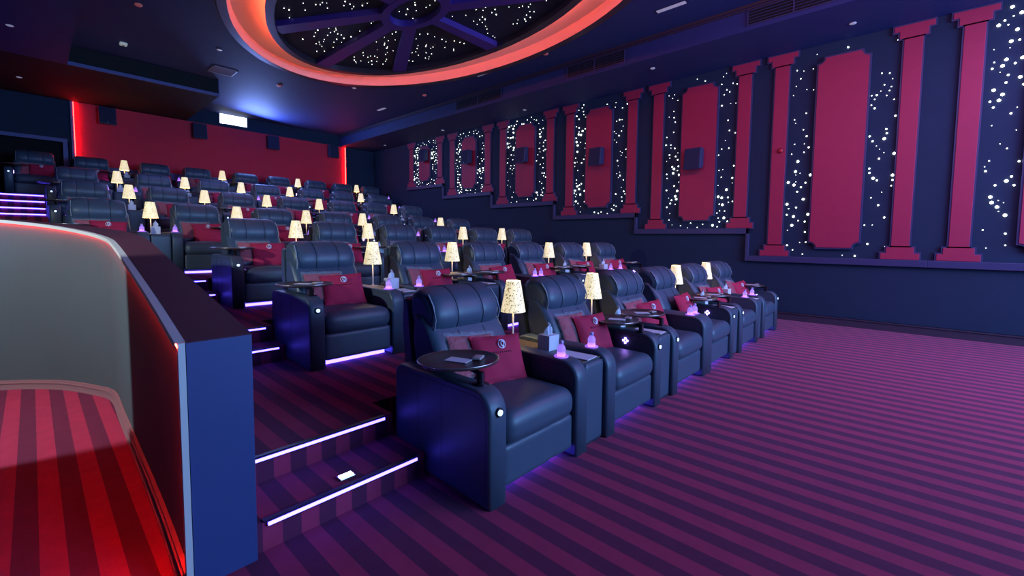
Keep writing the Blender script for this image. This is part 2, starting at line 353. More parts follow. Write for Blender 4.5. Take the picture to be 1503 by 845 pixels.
# ------------------------------------------------------------------ entrance parapet
def spline(pts, n=8):
    out = []
    for i in range(len(pts)-1):
        p0 = pts[max(i-1, 0)]; p1 = pts[i]; p2 = pts[i+1]; p3 = pts[min(i+2, len(pts)-1)]
        for k in range(n):
            t = k/n
            out.append(tuple(.5*((2*p1[j])+(-p0[j]+p2[j])*t+(2*p0[j]-5*p1[j]+4*p2[j]-p3[j])*t*t+(-p0[j]+3*p1[j]-3*p2[j]+p3[j])*t**3) for j in range(3)))
    out.append(pts[-1]); return out
inner = [(.272, 1.447, .712), (.288, 1.9, .775), (.30, 2.5, .865), (.31, 3.1, .950), (.314, 3.532, .985), (.245, 3.76, 1.02), (.13, 4.0, 1.053), (.007, 4.156, 1.075), (-.172, 4.303, 1.095), (-.6, 4.50, 1.12), (-1.6, 4.66, 1.14)]
outer = [(.433, 1.447, .712), (.436, 1.9, .78), (.440, 2.5, .872), (.445, 3.1, .962), (.462, 3.65, 1.005), (.40, 4.0, 1.035), (.28, 4.22, 1.058), (.10, 4.41, 1.082), (-.13, 4.55, 1.105), (-.6, 4.72, 1.12), (-1.6, 4.86, 1.14)]
I = [uu(*p) for p in spline(inner)]; O = [uu(*p) for p in spline(outer)]
par = MB()
def off(L, dz): return [(x, y, z+dz) for x, y, z in L]
def ground(L, z=-.002): return [(x, y, z) for x, y, _ in L]
def inset(L, d):      # towards the corridor (left/front)
    out = []
    for i in range(len(L)):
        a = Vector(L[max(i-1, 0)][:2]); c_ = Vector(L[min(i+1, len(L)-1)][:2]); t = (c_-a).normalized(); nrm = Vector((-t.y, t.x))
        out.append((L[i][0]+nrm.x*d, L[i][1]+nrm.y*d, L[i][2]))
    return out
TK = .006
par.band(ground(O), off(O, -TK)); par.band(off(O, -TK), off(I, -TK))
par.band([off(O, -TK)[0], off(I, -TK)[0]], [(O[0][0], O[0][1], 0), (I[0][0], I[0][1], 0)])
par.add([(O[-1][0], O[-1][1], 0), (I[-1][0], I[-1][1], 0), I[-1], O[-1]], [(0, 1, 2, 3)])
par.band(ground(I), off(I, -TK))
struct(par.build('wall_parapet', M['parapet']))
cap = MB(); Oc = inset(O, -.004); cap.band(O, I); cap.band(off(O, -TK), O); cap.band(I, off(I, -TK)); cap.add([O[0], I[0], off(I, -TK)[0], off(O, -TK)[0]], [(0, 1, 2, 3)])
cap.band(off(I, -TK), off(O, -TK))
struct(cap.build('trim_8', M['cap']))
lin = MB(); Ii = inset(I, .012); lin.band(ground(Ii), off(Ii, -.008)); lin.band(off(Ii, -.008), off(I, -.008)); struct(lin.build('wall_corridor', M['grey_wall']))
rim = MB(); Ir = inset(I, .036)
rim.band(off(I, -.001), off(Ir, -.001)); rim.band(off(Ir, -.001), off(Ir, -.03)); rim.band(off(I, -.008), off(I, -.001))
# vertical edge trim at the open end
x0, y0, z0 = I[0]; rim.box(x0-.028, x0-.004, y0-.006, y0+.018, 0, z0-.002)
struct(rim.build('trim_9', M['rim']))
led = MB(); A1 = inset(I, .018); B1 = inset(I, .030); led.band(off(A1, -.010), off(B1, -.010)); led.band(off(A1, -.022), off(B1, -.022)); led.band(off(B1, -.010), off(B1, -.022)); led.band(off(A1, -.010), off(A1, -.022))
tag(led.build('led_strip', mat('red_led_rim', (1, .1, .1), .5, emis=(1, .03, .018), es=60)), 'red glowing strip under the pale rim of the curved corridor wall', 'light strip')
led = MB(); led.box(x0-.021, x0-.013, y0+.020, y0+.026, .12, z0-.06)
tag(led.build('led_strip', mat('red_led_edge', (1, .1, .1), .5, emis=(1, .014, .008), es=200)), 'vertical red glowing strip at the open end of the corridor wall', 'light strip')
bb = MB(); Bi = inset(I, .013); Bo = inset(I, .032); Bh = [(x, y, .085) for x, y, z in Bi]; Bh2 = [(x, y, .085) for x, y, z in Bo]
bb.band(Bh, Bh2); bb.band([(x, y, .0) for x, y, _ in Bo], Bh2)
Bq = inset(I, .040); bb.band([(x, y, .055) for x, y, _ in Bq], [(x, y, .065) for x, y, _ in Bq]); bb.band([(x, y, .065) for x, y, _ in Bq], [(x, y, .065) for x, y, _ in Bo]); bb.band([(x, y, .055) for x, y, _ in Bq], [(x, y, .055) for x, y, _ in Bo])
Bq2 = inset(I, .048); bb.band([(x, y, 0) for x, y, _ in Bq2], [(x, y, .012) for x, y, _ in Bq2]); bb.band([(x, y, .012) for x, y, _ in Bq2], [(x, y, .012) for x, y, _ in Bo])
struct(bb.build('baseboard_corridor', M['base']))

# ------------------------------------------------------------------ step lights
STEPS = [('lowest', 'first', .47, 1.037, 1.475, .1), ('second', 'second', .44, 1.037, 1.72, .2), ('third', '', .44, 1.04, 2.97, .3), ('fourth', '', .44, 1.03, 3.17, .4), ('fifth', '', .47, 1.06, 4.475, .5), ('sixth', '', .47, 1.06, 4.77, .6)]
for nm, _, xa, xb, y, z in STEPS:
    t = thing('step_light', 'blue-white glowing strip along the %s stair nosing beside the parapet' % nm, 'step light', uu(xa, y, z), 0, 'glowing stair nosings')
    L = (xb-xa)*U
    b_ = MB(); b_.box(-.02 if nm == 'lowest' else 0, L, -.016, .012, -.003, .006); b_.box(0, L, -.016, -.004, -.028, 0); b_.build('nosing', M['darkmetal'], t)
    b_ = MB(); b_.box(.02 if nm != 'lowest' else .0, L, -.022, -.010, -.022, -.006); b_.build('light_strip', M['blueled'], t)
for nm, y, z in (('bottom', 8.9, 1.28), ('second', 9.1, 1.37), ('third', 9.3, 1.475), ('top', 9.5, 1.575)):
    t = thing('step_light', 'blue-white glowing strip on the %s nosing of the upper stair at far left' % nm, 'step light', uu(-1.2, y, z), 0, 'glowing stair nosings')
    L = 1.35*U
    b_ = MB(); b_.box(0, L, -.016, .012, -.003, .006); b_.build('nosing', M['darkmetal'], t)
    b_ = MB(); b_.box(0, L, -.024, -.010, -.026, .0); b_.build('light_strip', M['blueled'], t)
t = thing('step_marker_light', 'small bright white fitting set on the lowest carpeted stair tread', 'step light', uu(.762, 1.53, .1))
b_ = MB(); b_.box(-.045, .045, -.028, .028, 0, .010); b_.build('housing', M['chrome'], t, bevel=.003)
b_ = MB()
for i in range(3): b_.box(-.036+.026*i, -.014+.026*i, -.018, .018, .0101, .014)
b_.build('lens', mat('marker_lens', (1, 1, 1), .4, emis=(.6, .7, 1), es=8), t)

# ------------------------------------------------------------------ right wall decoration
def star_mesh(rad):
    bm = bmesh.new(); bmesh.ops.create_icosphere(bm, subdivisions=1, radius=rad); me = bpy.data.meshes.new('star_light'); bm.to_mesh(me); bm.free()
    me.polygons.foreach_set('use_smooth', [True]*len(me.polygons)); me.materials.append(M['star']); return me
SM = [star_mesh(x) for x in (.006, .010, .015, .024)]
def plate(b_, poly, x_face, x_back):       # poly in (y,z) metres on the right wall
    b_.prism_x(poly, x_face, x_back)
def grow(poly, d):
    n = len(poly); cy = sum(p[0] for p in poly)/n; cz = sum(p[1] for p in poly)/n; out = []
    for i in range(n):
        a = Vector(poly[i-1]); b2 = Vector(poly[i]); c_ = Vector(poly[(i+1) % n]); e1 = (b2-a).normalized(); e2 = (c_-b2).normalized()
        n1 = Vector((e1.y, -e1.x)); n2 = Vector((e2.y, -e2.x)); k = n1+n2
        if k.length < 1e-6: k = n1
        k = k/max(.35, k.dot(n1)); out.append((b2.x+k.x*d, b2.y+k.y*d))
    return out
def ccw(poly):
    a = sum(poly[i-1][0]*poly[i][1]-poly[i][0]*poly[i-1][1] for i in range(len(poly))); return poly if a > 0 else poly[::-1]
def col_parts(yc, zb, zt, label):
    t = thing('wall_column', label, 'column', (XR*U, yc*U, zb*U), 0, 'red classical columns on the right wall')
    H = (zt-zb)*U; w = .115; c1 = .175; c2 = .245
    base = ccw([(-c2, 0), (c2, 0), (c2, .105), (c1, .105), (c1, .205), (-c1, .205), (-c1, .105), (-c2, .105)])
    shaft = ccw([(-w, .225), (w, .225), (w, H-.225), (-w, H-.225)])
    capi = ccw([(-c2, H), (-c2, H-.09), (-c1, H-.09), (-c1, H-.205), (c1, H-.205), (c1, H-.09), (c2, H-.09), (c2, H)])
    for nm, poly in (('plinth', base), ('shaft', shaft), ('capital', capi)):
        b_ = MB(); plate(b_, poly, -.045, -.002); p = b_.build(nm, M['red_panel'], t, bevel=.004)
        b_ = MB(); g = grow(poly, .022)
        plate(b_, g, -.036, -.0005); b_.build('edge_moulding', M['navy_trim'], p)
    return t
def panel(yc, w, zb, zt, label):
    t = thing('wall_panel', label, 'wall panel', (XR*U, yc*U, zb*U), 0, 'red scalloped panels on the right wall')
    H = (zt-zb)*U; hw = w*U/2; R = .105; poly = []
    for cy, cz, a0 in ((hw, 0, PI), (hw, H, -PI/2), (-hw, H, 0), (-hw, 0, PI/2)):
        for k in range(7):
            a = a0-k*(PI/2)/6; poly.append((cy+R*math.cos(a), cz+R*math.sin(a)))
    # notch arcs are concave: order fixed by going round the corners
    poly = ccw(poly)
    b_ = MB(); plate(b_, poly, -.07, -.002); b_.build('face', M['red_panel'], t)
    b_ = MB(); plate(b_, grow(poly, .028), -.058, -.0005); b_.build('edge_moulding', M['navy_trim'], t)
    return t
random.seed(11)
bay_names = ['nearest bay fully in view', 'second bay', 'third bay', 'fourth bay', 'fifth bay', 'sixth and smallest bay']
def bay(y0, y1, z, yl, yr, yp, nm, parts=('L', 'R', 'P', 'S'), wp=.48):
    zb = z+.078; zt = 3.375
    if 'L' in parts: col_parts(yl, zb, zt, 'red classical wall column left of the star lights in the %s' % nm)
    if 'R' in parts: col_parts(yr, zb, zt, 'red classical wall column right of the star lights in the %s' % nm)
    pz0, pz1 = z+.20, 3.21
    if 'P' in parts: panel(yp, wp, pz0, pz1, 'tall red scalloped wall panel ringed by star lights in the %s' % nm)
    if 'S' in parts:
        t = thing('star_light_field', 'ring of small white star lights on navy wall in the %s' % nm, 'string lights', (XR*U, yp*U, pz0*U), 0, 'rings of star lights')
        hw = wp/2; Hh = pz1-pz0; ow = (yl-yr)/2-.10; pts = []
        clus = [(random.uniform(0, 1), random.choice((-1, 1))) for _ in range(4)]
        tries = 0; lim = 92
        while len(pts) < lim and tries < 6000:
            tries += 1
            y = random.uniform(-ow, ow); zz = random.uniform(-.13, Hh+.13)
            if abs(y) < hw+.03 and -.035 < zz < Hh+.035: continue
            cr_ = .22
            if abs(y) > ow-cr_ and (zz < cr_-.13 or zz > Hh+.13-cr_):
                qy = abs(y)-(ow-cr_); qz = (cr_-.13)-zz if zz < cr_-.13 else zz-(Hh+.13-cr_)
                if math.hypot(qy, qz) > cr_+.02: continue
            if any((y-a)**2+(zz-c_)**2 < .042**2 for a, c_, _ in pts): continue
            dens = min((abs(zz/Hh-q)+(0 if y*s_ > 0 else .6)) for q, s_ in clus)
            if random.random() > (.95 if dens < .14 else .42): continue
            big = 3 if (dens < .12 and random.random() < .3) else 2 if random.random() < (.5 if dens < .16 else .14) else 1 if random.random() < .55 else 0
            pts.append((y, zz, big))
        for y, zz, k in pts:
            o = bpy.data.objects.new('star_light', SM[k]); COL.objects.link(o); o.parent = t; o.location = (-.004, y*U, zz*U)
bay(-.14, 1.62, .742, 1.32, .09, .695, bay_names[0])
bay(1.62, 3.25, 1.108, 2.95, 1.75, 2.335, bay_names[1])
bay(3.25, 4.88, 1.368, 4.58, 3.38, 3.985, bay_names[2], wp=.48)
bay(4.88, 6.52, 1.643, 6.23, 5.02, 5.62, bay_names[3], wp=.46)
bay(6.52, 8.12, 1.921, 7.82, 6.67, 7.245, bay_names[4], wp=.43)
bay(8.12, 9.60, 2.213, 9.41, 8.27, 8.85, bay_names[5], wp=.42)
# one more bay beyond, cut by the frame, on the lowest level
bay(-1.9, -.14, .742, -.37, -1.60, -1.02, 'bay cut by the right edge of the view', ('L', 'P', 'S', 'R'))
# the far bay after the fifth
def wall_speaker(loc, rz, label, tilt, group, w=.36, h=.46, d=.24):
    t = thing('wall_speaker', label, 'speaker', loc, rz, group)
    bmx = MB(); bmx.prism_x([(-d, -h/2-.0), (-d+.05, h/2), (-.03, h/2), (-.03, -h/2+.06)], -w/2, w/2)
    bmx.build('cabinet', M['speaker'], t, bevel=.02)
    bmx = MB(); bmx.add([(-w/2+.025, -d-.004, -h/2+.03), (w/2-.025, -d-.004, -h/2+.03), (w/2-.025, -d+.044, h/2-.03), (-w/2+.025, -d+.044, h/2-.03),
                         (-w/2+.025, -d+.01, -h/2+.03), (w/2-.025, -d+.01, -h/2+.03), (w/2-.025, -d+.055, h/2-.03), (-w/2+.025, -d+.055, h/2-.03)],
                        [(0,1,2,3),(4,7,6,5),(0,4,5,1),(1,5,6,2),(2,6,7,3),(3,7,4,0)]); bmx.build('grille', M['speaker_grille'], t, bevel=.004)
    bmx = MB(); bmx.box(-.008, .008, -d-.008, -d-.003, -h/2+.05, -h/2+.06); bmx.build('badge', M['chrome'], t)
    bmx = MB(); bmx.box(-.05, .05, -.05, -.001, -.07, .07); bmx.build('bracket', M['darkmetal'], t)
    return t
for i, (y, z) in enumerate([(2.36, 2.17), (3.97, 2.39), (5.63, 2.61), (7.22, 2.76), (8.78, 2.98)]):
    wall_speaker(((XR-.045)*U, y*U, z*U), PI/2*3, 'navy box speaker on the red scalloped panel of the %s' % bay_names[i+1], 0, 'speakers on the right wall')
for i, (x, z) in enumerate([(1.04, 3.20), (2.47, 3.19), (3.90, 3.19), (5.34, 3.20)]):
    wall_speaker((x*U, (YB-.02)*U, z*U), 0, 'navy box speaker high on the red rear wall, %s from the left' % ['first', 'second', 'third', 'fourth'][i], 0, 'speakers on the rear wall', w=.37, h=.48)
# fire bell on the red column
t = thing('fire_bell', 'small round red alarm on the tall red column left of the nearest panel', 'alarm', ((XR-.03)*U, 1.30*U, 2.17*U))
b_ = MB(); b_.lathe([(.045, 0), (.045, .02), (.03, .035), (.01, .04)], n=16); o = b_.build('dome', mat('alarm_red', (.55, .02, .04), .3), t); o.rotation_euler = (0, -PI/2, 0)
b_ = MB(); b_.lathe([(.052, -.004), (.052, .006)], n=16); o = b_.build('base_plate', M['seam'], t); o.rotation_euler = (0, -PI/2, 0)

# projector window
t = thing('projector_window', 'bright white projector window high in the rear wall above the red panel', 'window', uu(3.13, YB, 3.585))
b_ = MB(); b_.box(-.27*U, .26*U, -.012, -.002, -.125*U, .085*U); b_.build('pane', M['window'], t)
b_ = MB()
for a in ((-.29, .28, .085, .105), (-.29, .28, -.14, -.125)): b_.box(a[0]*U, a[1]*U, -.035, 0, a[2]*U, a[3]*U)
for a in ((-.29, -.27), (.26, .28)): b_.box(a[0]*U, a[1]*U, -.035, 0, -.14*U, .105*U)
b_.build('frame', M['navy_trim'], t)
b_ = MB(); b_.lathe([(.035, 0), (.035, .05)], n=14); o = b_.build('lens', mat('projector_lens', (1, 1, 1), .3, emis=(.35, .45, 1), es=25), t); o.rotation_euler = (PI/2, 0, 0); o.location = (-.22*U, -.01, -.10*U)

# ------------------------------------------------------------------ ceiling ring, spokes and star panels
t = thing('ceiling_dome', 'large oval ceiling recess with glowing red ring, violet spokes and starry panels', 'ceiling feature', uu(EC[0], EC[1], 3.67))
def ell(a, b2, z, n=72): return [(a*U*math.cos(2*PI*k/n), b2*U*math.sin(2*PI*k/n), z) for k in range(n)]
def eband(mb_, a, b2):
    n = len(a); mb_.add(a+b2, [(k, (k+1) % n, (k+1) % n+n, k+n) for k in range(n)], True)
b_ = MB(); eband(b_, ell(1.78, 3.0, 0), ell(1.78, 3.0, -.045)); eband(b_, ell(1.78, 3.0, -.045), ell(1.88, 3.10, -.045)); eband(b_, ell(1.88, 3.10, -.045), ell(1.90, 3.12, 0)); b_.build('outer_rim', M['rimdark'], t, recalc=False)
b_ = MB(); eband(b_, ell(1.78, 3.0, -.04), ell(1.76, 2.98, .16)); eband(b_, ell(1.76, 2.98, .16), ell(1.35, 2.5, .22)); b_.build('glowing_cove', M['ringwhite'], t, recalc=False)
b_ = MB(); eband(b_, ell(1.40, 2.56, .0), ell(1.40, 2.56, .07)); eband(b_, ell(1.40, 2.56, .0), ell(1.30, 2.46, .0)); eband(b_, ell(1.30, 2.46, .0), ell(1.30, 2.46, .12)); eband(b_, ell(1.40, 2.56, .07), ell(1.30, 2.46, .07)); b_.build('inner_rim', M['rimdark'], t, recalc=False)
b_ = MB(); eband(b_, ell(1.37, 2.53, .073), ell(1.39, 2.55, .073)); eband(b_, ell(1.39, 2.55, .073), ell(1.39, 2.55, .10)); eband(b_, ell(1.37, 2.53, .10), ell(1.39, 2.55, .10)); b_.build('led_ring', mat('cove_led', (1, .2, .1), .5, emis=(1.0, .11, .045), es=30), t, recalc=False)
# backing (stars sit on it) and spokes
b_ = MB(); e = ell(1.30, 2.46, .12); b_.add(e, [tuple(range(72))]); b_.build('star_backing', M['starpanel'], t, recalc=False)
NSP = 8
for k in range(NSP):
    a = 2*PI*k/NSP; dx, dy = math.cos(a)*1.31*U, math.sin(a)*2.47*U; ix, iy = dx*.20, dy*.20
    d = Vector((dx, dy)).normalized(); n_ = Vector((-d.y, d.x)); w1, w0 = .10*U, .07*U
    P0 = Vector((ix, iy)); P1 = Vector((dx, dy))
    poly = [P0-n_*w0, P1-n_*w1, P1+n_*w1, P0+n_*w0]
    b_ = MB(); b_.prism([(p.x, p.y) for p in poly], .01, .118); b_.build('spoke', M['spoke'], t)
b_ = MB(); eband(b_, ell(.22, .42, .0), ell(.30, .56, .0)); eband(b_, ell(.22, .42, .0), ell(.22, .42, .118)); eband(b_, ell(.30, .56, .0), ell(.30, .56, .118)); b_.build('hub_ring', M['spoke'], t, recalc=False)
random.seed(5)
cs = []
def ok_star(x, y):
    rn = math.hypot(x/1.30, y/2.46)
    if rn > .93: return False
    rh = math.hypot(x/.26, y/.49)
    if rh < .80: return True
    if rh < 1.30: return False
    for k in range(NSP):
        a = 2*PI*k/NSP; d = Vector((math.cos(a)*1.31, math.sin(a)*2.47)).normalized()
        if d.x*x+d.y*y > 0 and abs(-d.y*x+d.x*y) < .115: return False
    return True
while len(cs) < 330:
    x = random.uniform(-1.3, 1.3); y = random.uniform(-2.46, 2.46)
    if ok_star(x, y) and all((x-a)**2+(y-c_)**2 < 1e9 and (x-a)**2+(y-c_)**2 > .045**2 for a, c_, _ in cs): cs.append((x, y, random.choice((0, 0, 1, 1, 1, 2))))
CS = [star_mesh(x) for x in (.005, .007, .010)]
vis = [c for c in cs if True]
vis.sort(key=lambda c: (c[0]+EC[0])**2+(c[1]+EC[1])**2)
def in_frame(x, y):
    v_ = Vector(((x+EC[0])*U, (y+EC[1])*U, 3.75*U-1.5)); zc = v_.dot(f); return zc > 0 and CY-FPX*v_.dot(u2)/zc > 0
vis = [c for c in vis if in_frame(c[0], c[1])]; rest = [c for c in cs if not in_frame(c[0], c[1])]
secs = {}
for x, y, k in vis:
    a = math.atan2(y/2.46, x/1.30) % (2*PI); rh = math.hypot(x/.26, y/.49)
    secs.setdefault(8 if rh < 1 else int(a/(PI/4)), []).append((x, y, k))
SN = {0: 'right-hand', 1: 'far right', 2: 'far left', 3: 'left-hand', 4: 'near left', 7: 'near right', 8: 'central hub', 5: 'nearest left', 6: 'nearest right'}
for s_, L in secs.items():
    tt = thing('ceiling_star_field', 'scatter of tiny white star lights in the %s panel of the oval ceiling' % SN[s_], 'star lights', uu(EC[0], EC[1], 3.67), 0, 'star fields in the oval ceiling')
    for x, y, k in L[:100]:
        o = bpy.data.objects.new('star_light', CS[k]); COL.objects.link(o); o.parent = tt; o.location = (x*U, y*U, .114)

# ceiling fittings
def disc(name, label, cat, x, y, z, rad, m, h=.012, grp=None, rim=True):
    tt = thing(name, label, cat, uu(x, y, z), 0, grp)
    b_ = MB(); b_.lathe([(rad, 0), (rad, -h*.6), (rad*.85, -h), (.001, -h)], n=18); b_.build('cover', m, tt)
    if rim:
        b_ = MB(); b_.lathe([(rad*1.18, 0), (rad*1.18, -.004)], n=18); b_.build('flange', M['chrome'], tt)
def dpt(px, py, z):
    v_ = r2*((px-CX)/FPX)-u2*((py-CY)/FPX)+f; k = (z-1)*U/v_.z; return v_.x*k/U, v_.y*k/U
ZL, ZM = 3.389, 3.669
dl = [(14, 37, ZL, 'far left corner of the ceiling'), (28, 113, ZL, 'lower left of the ceiling above the doorway'), (1252, 34, ZL, 'soffit above the nearest red panel'),
      (958, 100, ZL, 'soffit above the second bay'), (770, 161, ZL, 'soffit above the third bay'), (650, 191, ZL, 'soffit above the fourth bay'), (565, 213, ZL, 'dark far corner of the soffit'),
      (322, 73, ZM, 'ceiling beside the air vent'), (520, 129, ZM, 'ceiling just beyond the glowing ring')]
for px, py, z, w_ in dl:
    x, y = dpt(px, py, z); disc('downlight', 'small round recessed downlight in the %s' % w_, 'downlight', x, y, z, .048, M['offwhite'], grp='small ceiling downlights')
for px, py, w_ in ((203, 6, 'top left of the ceiling'), (623, 139, 'ceiling in front of the smallest bays'), (801, 78, 'ceiling beside the red ring at right'), (410, 125, 'ceiling right of the air vent')):
    x, y = dpt(px, py, ZM); disc('smoke_detector', 'small reddish smoke detector on the %s' % w_, 'smoke detector', x, y, ZM, .055, M['redfit'], .03, 'smoke detectors')
for px, py, w_, rz, L in ((985, 10, 'near the top edge beside the soffit', PI/2, .50), (709, 108, 'beyond the red ring', PI/2, .42), (560, 160, 'farthest, above the back rows', PI/2, .42)):
    x, y = dpt(px, py, ZM); tt = thing('linear_ceiling_light', 'short white linear light flush in the ceiling %s' % w_, 'ceiling light', uu(x, y, ZM), rz, 'linear ceiling lights')
    b_ = MB(); b_.box(-L/2, L/2, -.045, .045, -.012, 0); b_.build('diffuser', M['offwhite'], tt, bevel=.003)
    b_ = MB(); b_.box(-L/2-.012, L/2+.012, -.057, .057, -.005, 0); b_.build('frame', M['darkmetal'], tt)
x, y = dpt(181, 63, ZM); tt = thing('ceiling_box', 'small square white box on the dark ceiling at upper left', 'ceiling sensor', uu(x, y, ZM))
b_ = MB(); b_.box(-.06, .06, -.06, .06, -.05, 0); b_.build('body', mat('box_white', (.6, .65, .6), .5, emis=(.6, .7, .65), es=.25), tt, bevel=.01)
b_ = MB(); b_.lathe([(.02, 0), (.02, .004)], c=(0, 0, -.054), n=12); b_.build('sensor_eye', M['darkmetal'], tt)
x, y = dpt(327, 104, ZM); tt = thing('air_vent', 'square slatted air vent in the ceiling above the projector window', 'air vent', uu(x, y, ZM))
b_ = MB()
hv = .26
b_.box(-hv, hv, -hv, -hv+.03, -.014, 0); b_.box(-hv, hv, hv-.03, hv, -.014, 0); b_.box(-hv, -hv+.03, -hv, hv, -.014, 0); b_.box(hv-.03, hv, -hv, hv, -.014, 0); b_.build('frame', mat('vent_grey', (.35, .32, .42), .4), tt)
for i in range(7): b_ = MB(); b_.box(-hv+.03, hv-.03, -hv+.06+i*.063, -hv+.072+i*.063, -.022, -.002); b_.build('slat', mat('vent_slat', (.30, .22, .32), .4) if i == 0 else bpy.data.materials['vent_slat'], tt)
# slotted grilles in the soffit face
for n_i, (ya, yb, w_) in enumerate([(.60, 1.50, 'nearest, at the top edge'), (3.02, 3.98, 'middle one'), (5.35, 6.55, 'farthest one')]):
    tt = thing('air_grille', 'dark slotted air grille in the soffit face, %s' % w_, 'air grille', uu(5.57, (ya+yb)/2, 3.525), 0, 'soffit air grilles')
    L = (yb-ya)*U/2
    b_ = MB(); b_.box(-.006, 0, -L, L, -.125, .115); b_.build('backing', M['black'], tt)
    b_ = MB(); b_.box(-.022, 0, -L, L, -.135, -.12); b_.box(-.022, 0, -L, L, .105, .12); b_.box(-.022, 0, -L, -L+.015, -.12, .105); b_.box(-.022, 0, L-.015, L, -.12, .105); b_.box(-.022, 0, -.01, .01, -.12, .105); b_.build('frame', M['navy_trim'], tt)
    for i in range(4): b_ = MB(); b_.box(-.02, -.004, -L+.015, L-.015, -.085+i*.048, -.077+i*.048); b_.build('slat', M['navy_trim'], tt)

# ------------------------------------------------------------------ recliners
def arc(cy, cz, rr, a0, a1, n=6): return [(cy+rr*math.cos(a0+(a1-a0)*k/n), cz+rr*math.sin(a0+(a1-a0)*k/n)) for k in range(n+1)]
ARM = arc(.13, .53, .13, PI, PI/2)+arc(.85, .59, .07, PI/2, 0, 4)+[(.92, .06), (.90, .03), (0.02, .0), (0.0, .0)]
ARM = [(.0, .0)]+ARM[:-2]+[(.90, .03)] if False else ARM
def arm_mesh(xc, w, side):
    b_ = MB(); h = w/2; r_ = .018
    st = [(xc-h, r_), (xc-h+r_*.3, r_*.35), (xc-h+r_, 0), (xc+h-r_, 0), (xc+h-r_*.3, r_*.35), (xc+h, r_)]
    b_.sweep(ARM, st)
    return b_
def seams(xc, w):
    b_ = MB()
    for sx in (-1, 1):
        x = xc+sx*(w/2-.002)
        pr = [(y+(.03 if y < .4 else -.0), min(z, .66)-.03 if z > .3 else z+.02) for y, z in ARM[:12]]
        b_.tube([(x, .035, .03)]+[(x, .13-.095*math.cos(a), .53+.095*math.sin(a)) for a in [k*PI/12 for k in range(7)]]+[(x, .80, .625)], .0028, 5)
        for yy in (.42, .66): b_.tube([(x+sx*.001, yy, .08), (x+sx*.001, yy, .625)], .0026, 4)
    return b_
def gro(x, xs, w=.012, d=.008): return sum(d*math.exp(-((x-q)/w)**2) for q in xs)
SX = (-.115, .125)
def make_recliner(kind):
    """kind: tray side / cup side / wide shared arm / armless"""
    t = thing('recliner', 'x', 'recliner')
    L = M['leather']
    arms = {'TC': [('L', 'tray'), ('R', 'cup')], 'CT': [('L', 'cup'), ('R', 'tray')], 'TW': [('L', 'tray'), ('W', 'cup')], 'NT': [('R', 'tray')]}[kind]
    for side, use in arms:
        xc = {'L': -.42, 'R': .42, 'W': .495}[side]; w = .14 if side != 'W' else .29
        a = arm_mesh(xc, w, side).build('armrest', L, t)
        seams(xc, w).build('seam', M['seam'], a)
        if use == 'tray':
            sg = -1 if side == 'L' else 1
            b_ = MB(); b_.lathe([(.017, .012), (.017, .0)], c=(0, 0, 0), n=20); o = b_.build('button', M['button'], a); o.rotation_euler = (PI/2, 0, 0); o.location = (xc+sg*.0, -.002, .545)
            b_ = MB(); b_.lathe([(.027, .008), (.027, .0)], n=20); o = b_.build('button_bezel', M['darkmetal'], a); o.rotation_euler = (PI/2, 0, 0); o.location = (xc+sg*.0, .002, .545)
            # inner control cluster
            b_ = MB(); xi = xc-sg*(w/2+.001)
            for k in range(4):
                q = k*PI/2; b_.rbox((xi-sg*.003, .30+.020*math.cos(q), .565+.020*math.sin(q)), (.004, .009, .009), .004, 3)
            b_.build('control_pad', M['control'], a)
            # swivel tray
            tr = MB(); px, py = xc-sg*.02, .17
            ex, ey = xc-sg*.06, .41
            prof = [(0.001, .0), (.225, .0), (.238, .006), (.238, .018), (.230, .024), (.222, .018), (.001, .018)]
            tr2 = MB(); vs = []
            tr2.lathe(prof, c=(0, 0, 0), n=36)
            tr2.v = [(x*1.06, y*.90, z) for x, y, z in tr2.v]
            o = tr2.build('tray', M['wood'], t, loc=(ex, ey, .735)); o.rotation_euler = (0, 0, sg*.5)
            b_ = MB(); b_.tube([(.238*1.06*math.cos(q), .238*.9*math.sin(q), .020) for q in [2*PI*k/36 for k in range(36)]], .0045, 6, True); b_.build('tray_edge', M['chrome'], o)
            b_ = MB(); b_.lathe([(.05, 0), (.05, .008), (.022, .012), (.022, .075)], c=(px, py, .655), n=18); b_.tube([(px, py, .722), (ex, ey, .728)], .014, 6); b_.build('tray_stem', M['darkmetal'], t)
        else:
            for cx_ in ([xc] if side != 'W' else [xc-.07, xc+.07]):
                b_ = MB(); n = 24
                ang = [2*PI*k/n for k in range(n)]
                ri, ro = .038, .052; z1 = .668
                A_ = [(cx_+ri*math.cos(q), .19+ri*math.sin(q), z1) for q in ang]; B_ = [(cx_+ro*math.cos(q), .19+ro*math.sin(q), z1) for q in ang]; C_ = [(cx_+ro*math.cos(q), .19+ro*math.sin(q), .655) for q in ang]
                for P_, Q_ in ((A_, B_), (B_, C_)):
                    b_.add(P_+Q_, [(k, (k+1) % n, (k+1) % n+n, k+n) for k in range(n)])
                o = b_.build('cup_holder', M['cupring'], t)
                b_ = MB(); b_.lathe([(.024, 0), (.024, .008), (.018, .012)], c=(cx_, .19, .661), n=16); b_.build('cup_light', M['cuplight'], o)
    wseat = .35
    # seat cushion
    def fseat(p):
        z = p.z; top = max(0, p.z)/.10
        nz_ = p.z + top*(.022*(1-(p.x/.35)**2)) - top*gro(p.x, SX, .010, .010)
        yy = p.y - .012*(1-(p.x/.35)**2) if p.y < -.2 else p.y
        if p.y < -.2: yy += gro(p.x, SX, .010, .008)
        return Vector((p.x, yy, nz_))
    b_ = MB(); b_.rbox((0, .355, .395), (.348, .355, .10), .085, 22, fseat); s_ = b_.build('seat', L, t)
    b_ = MB(); b_.tube([(.33-.66*k/10, .60, .51) for k in range(11)], .004, 5); b_.build('seat_piping', M['piping'], s_)
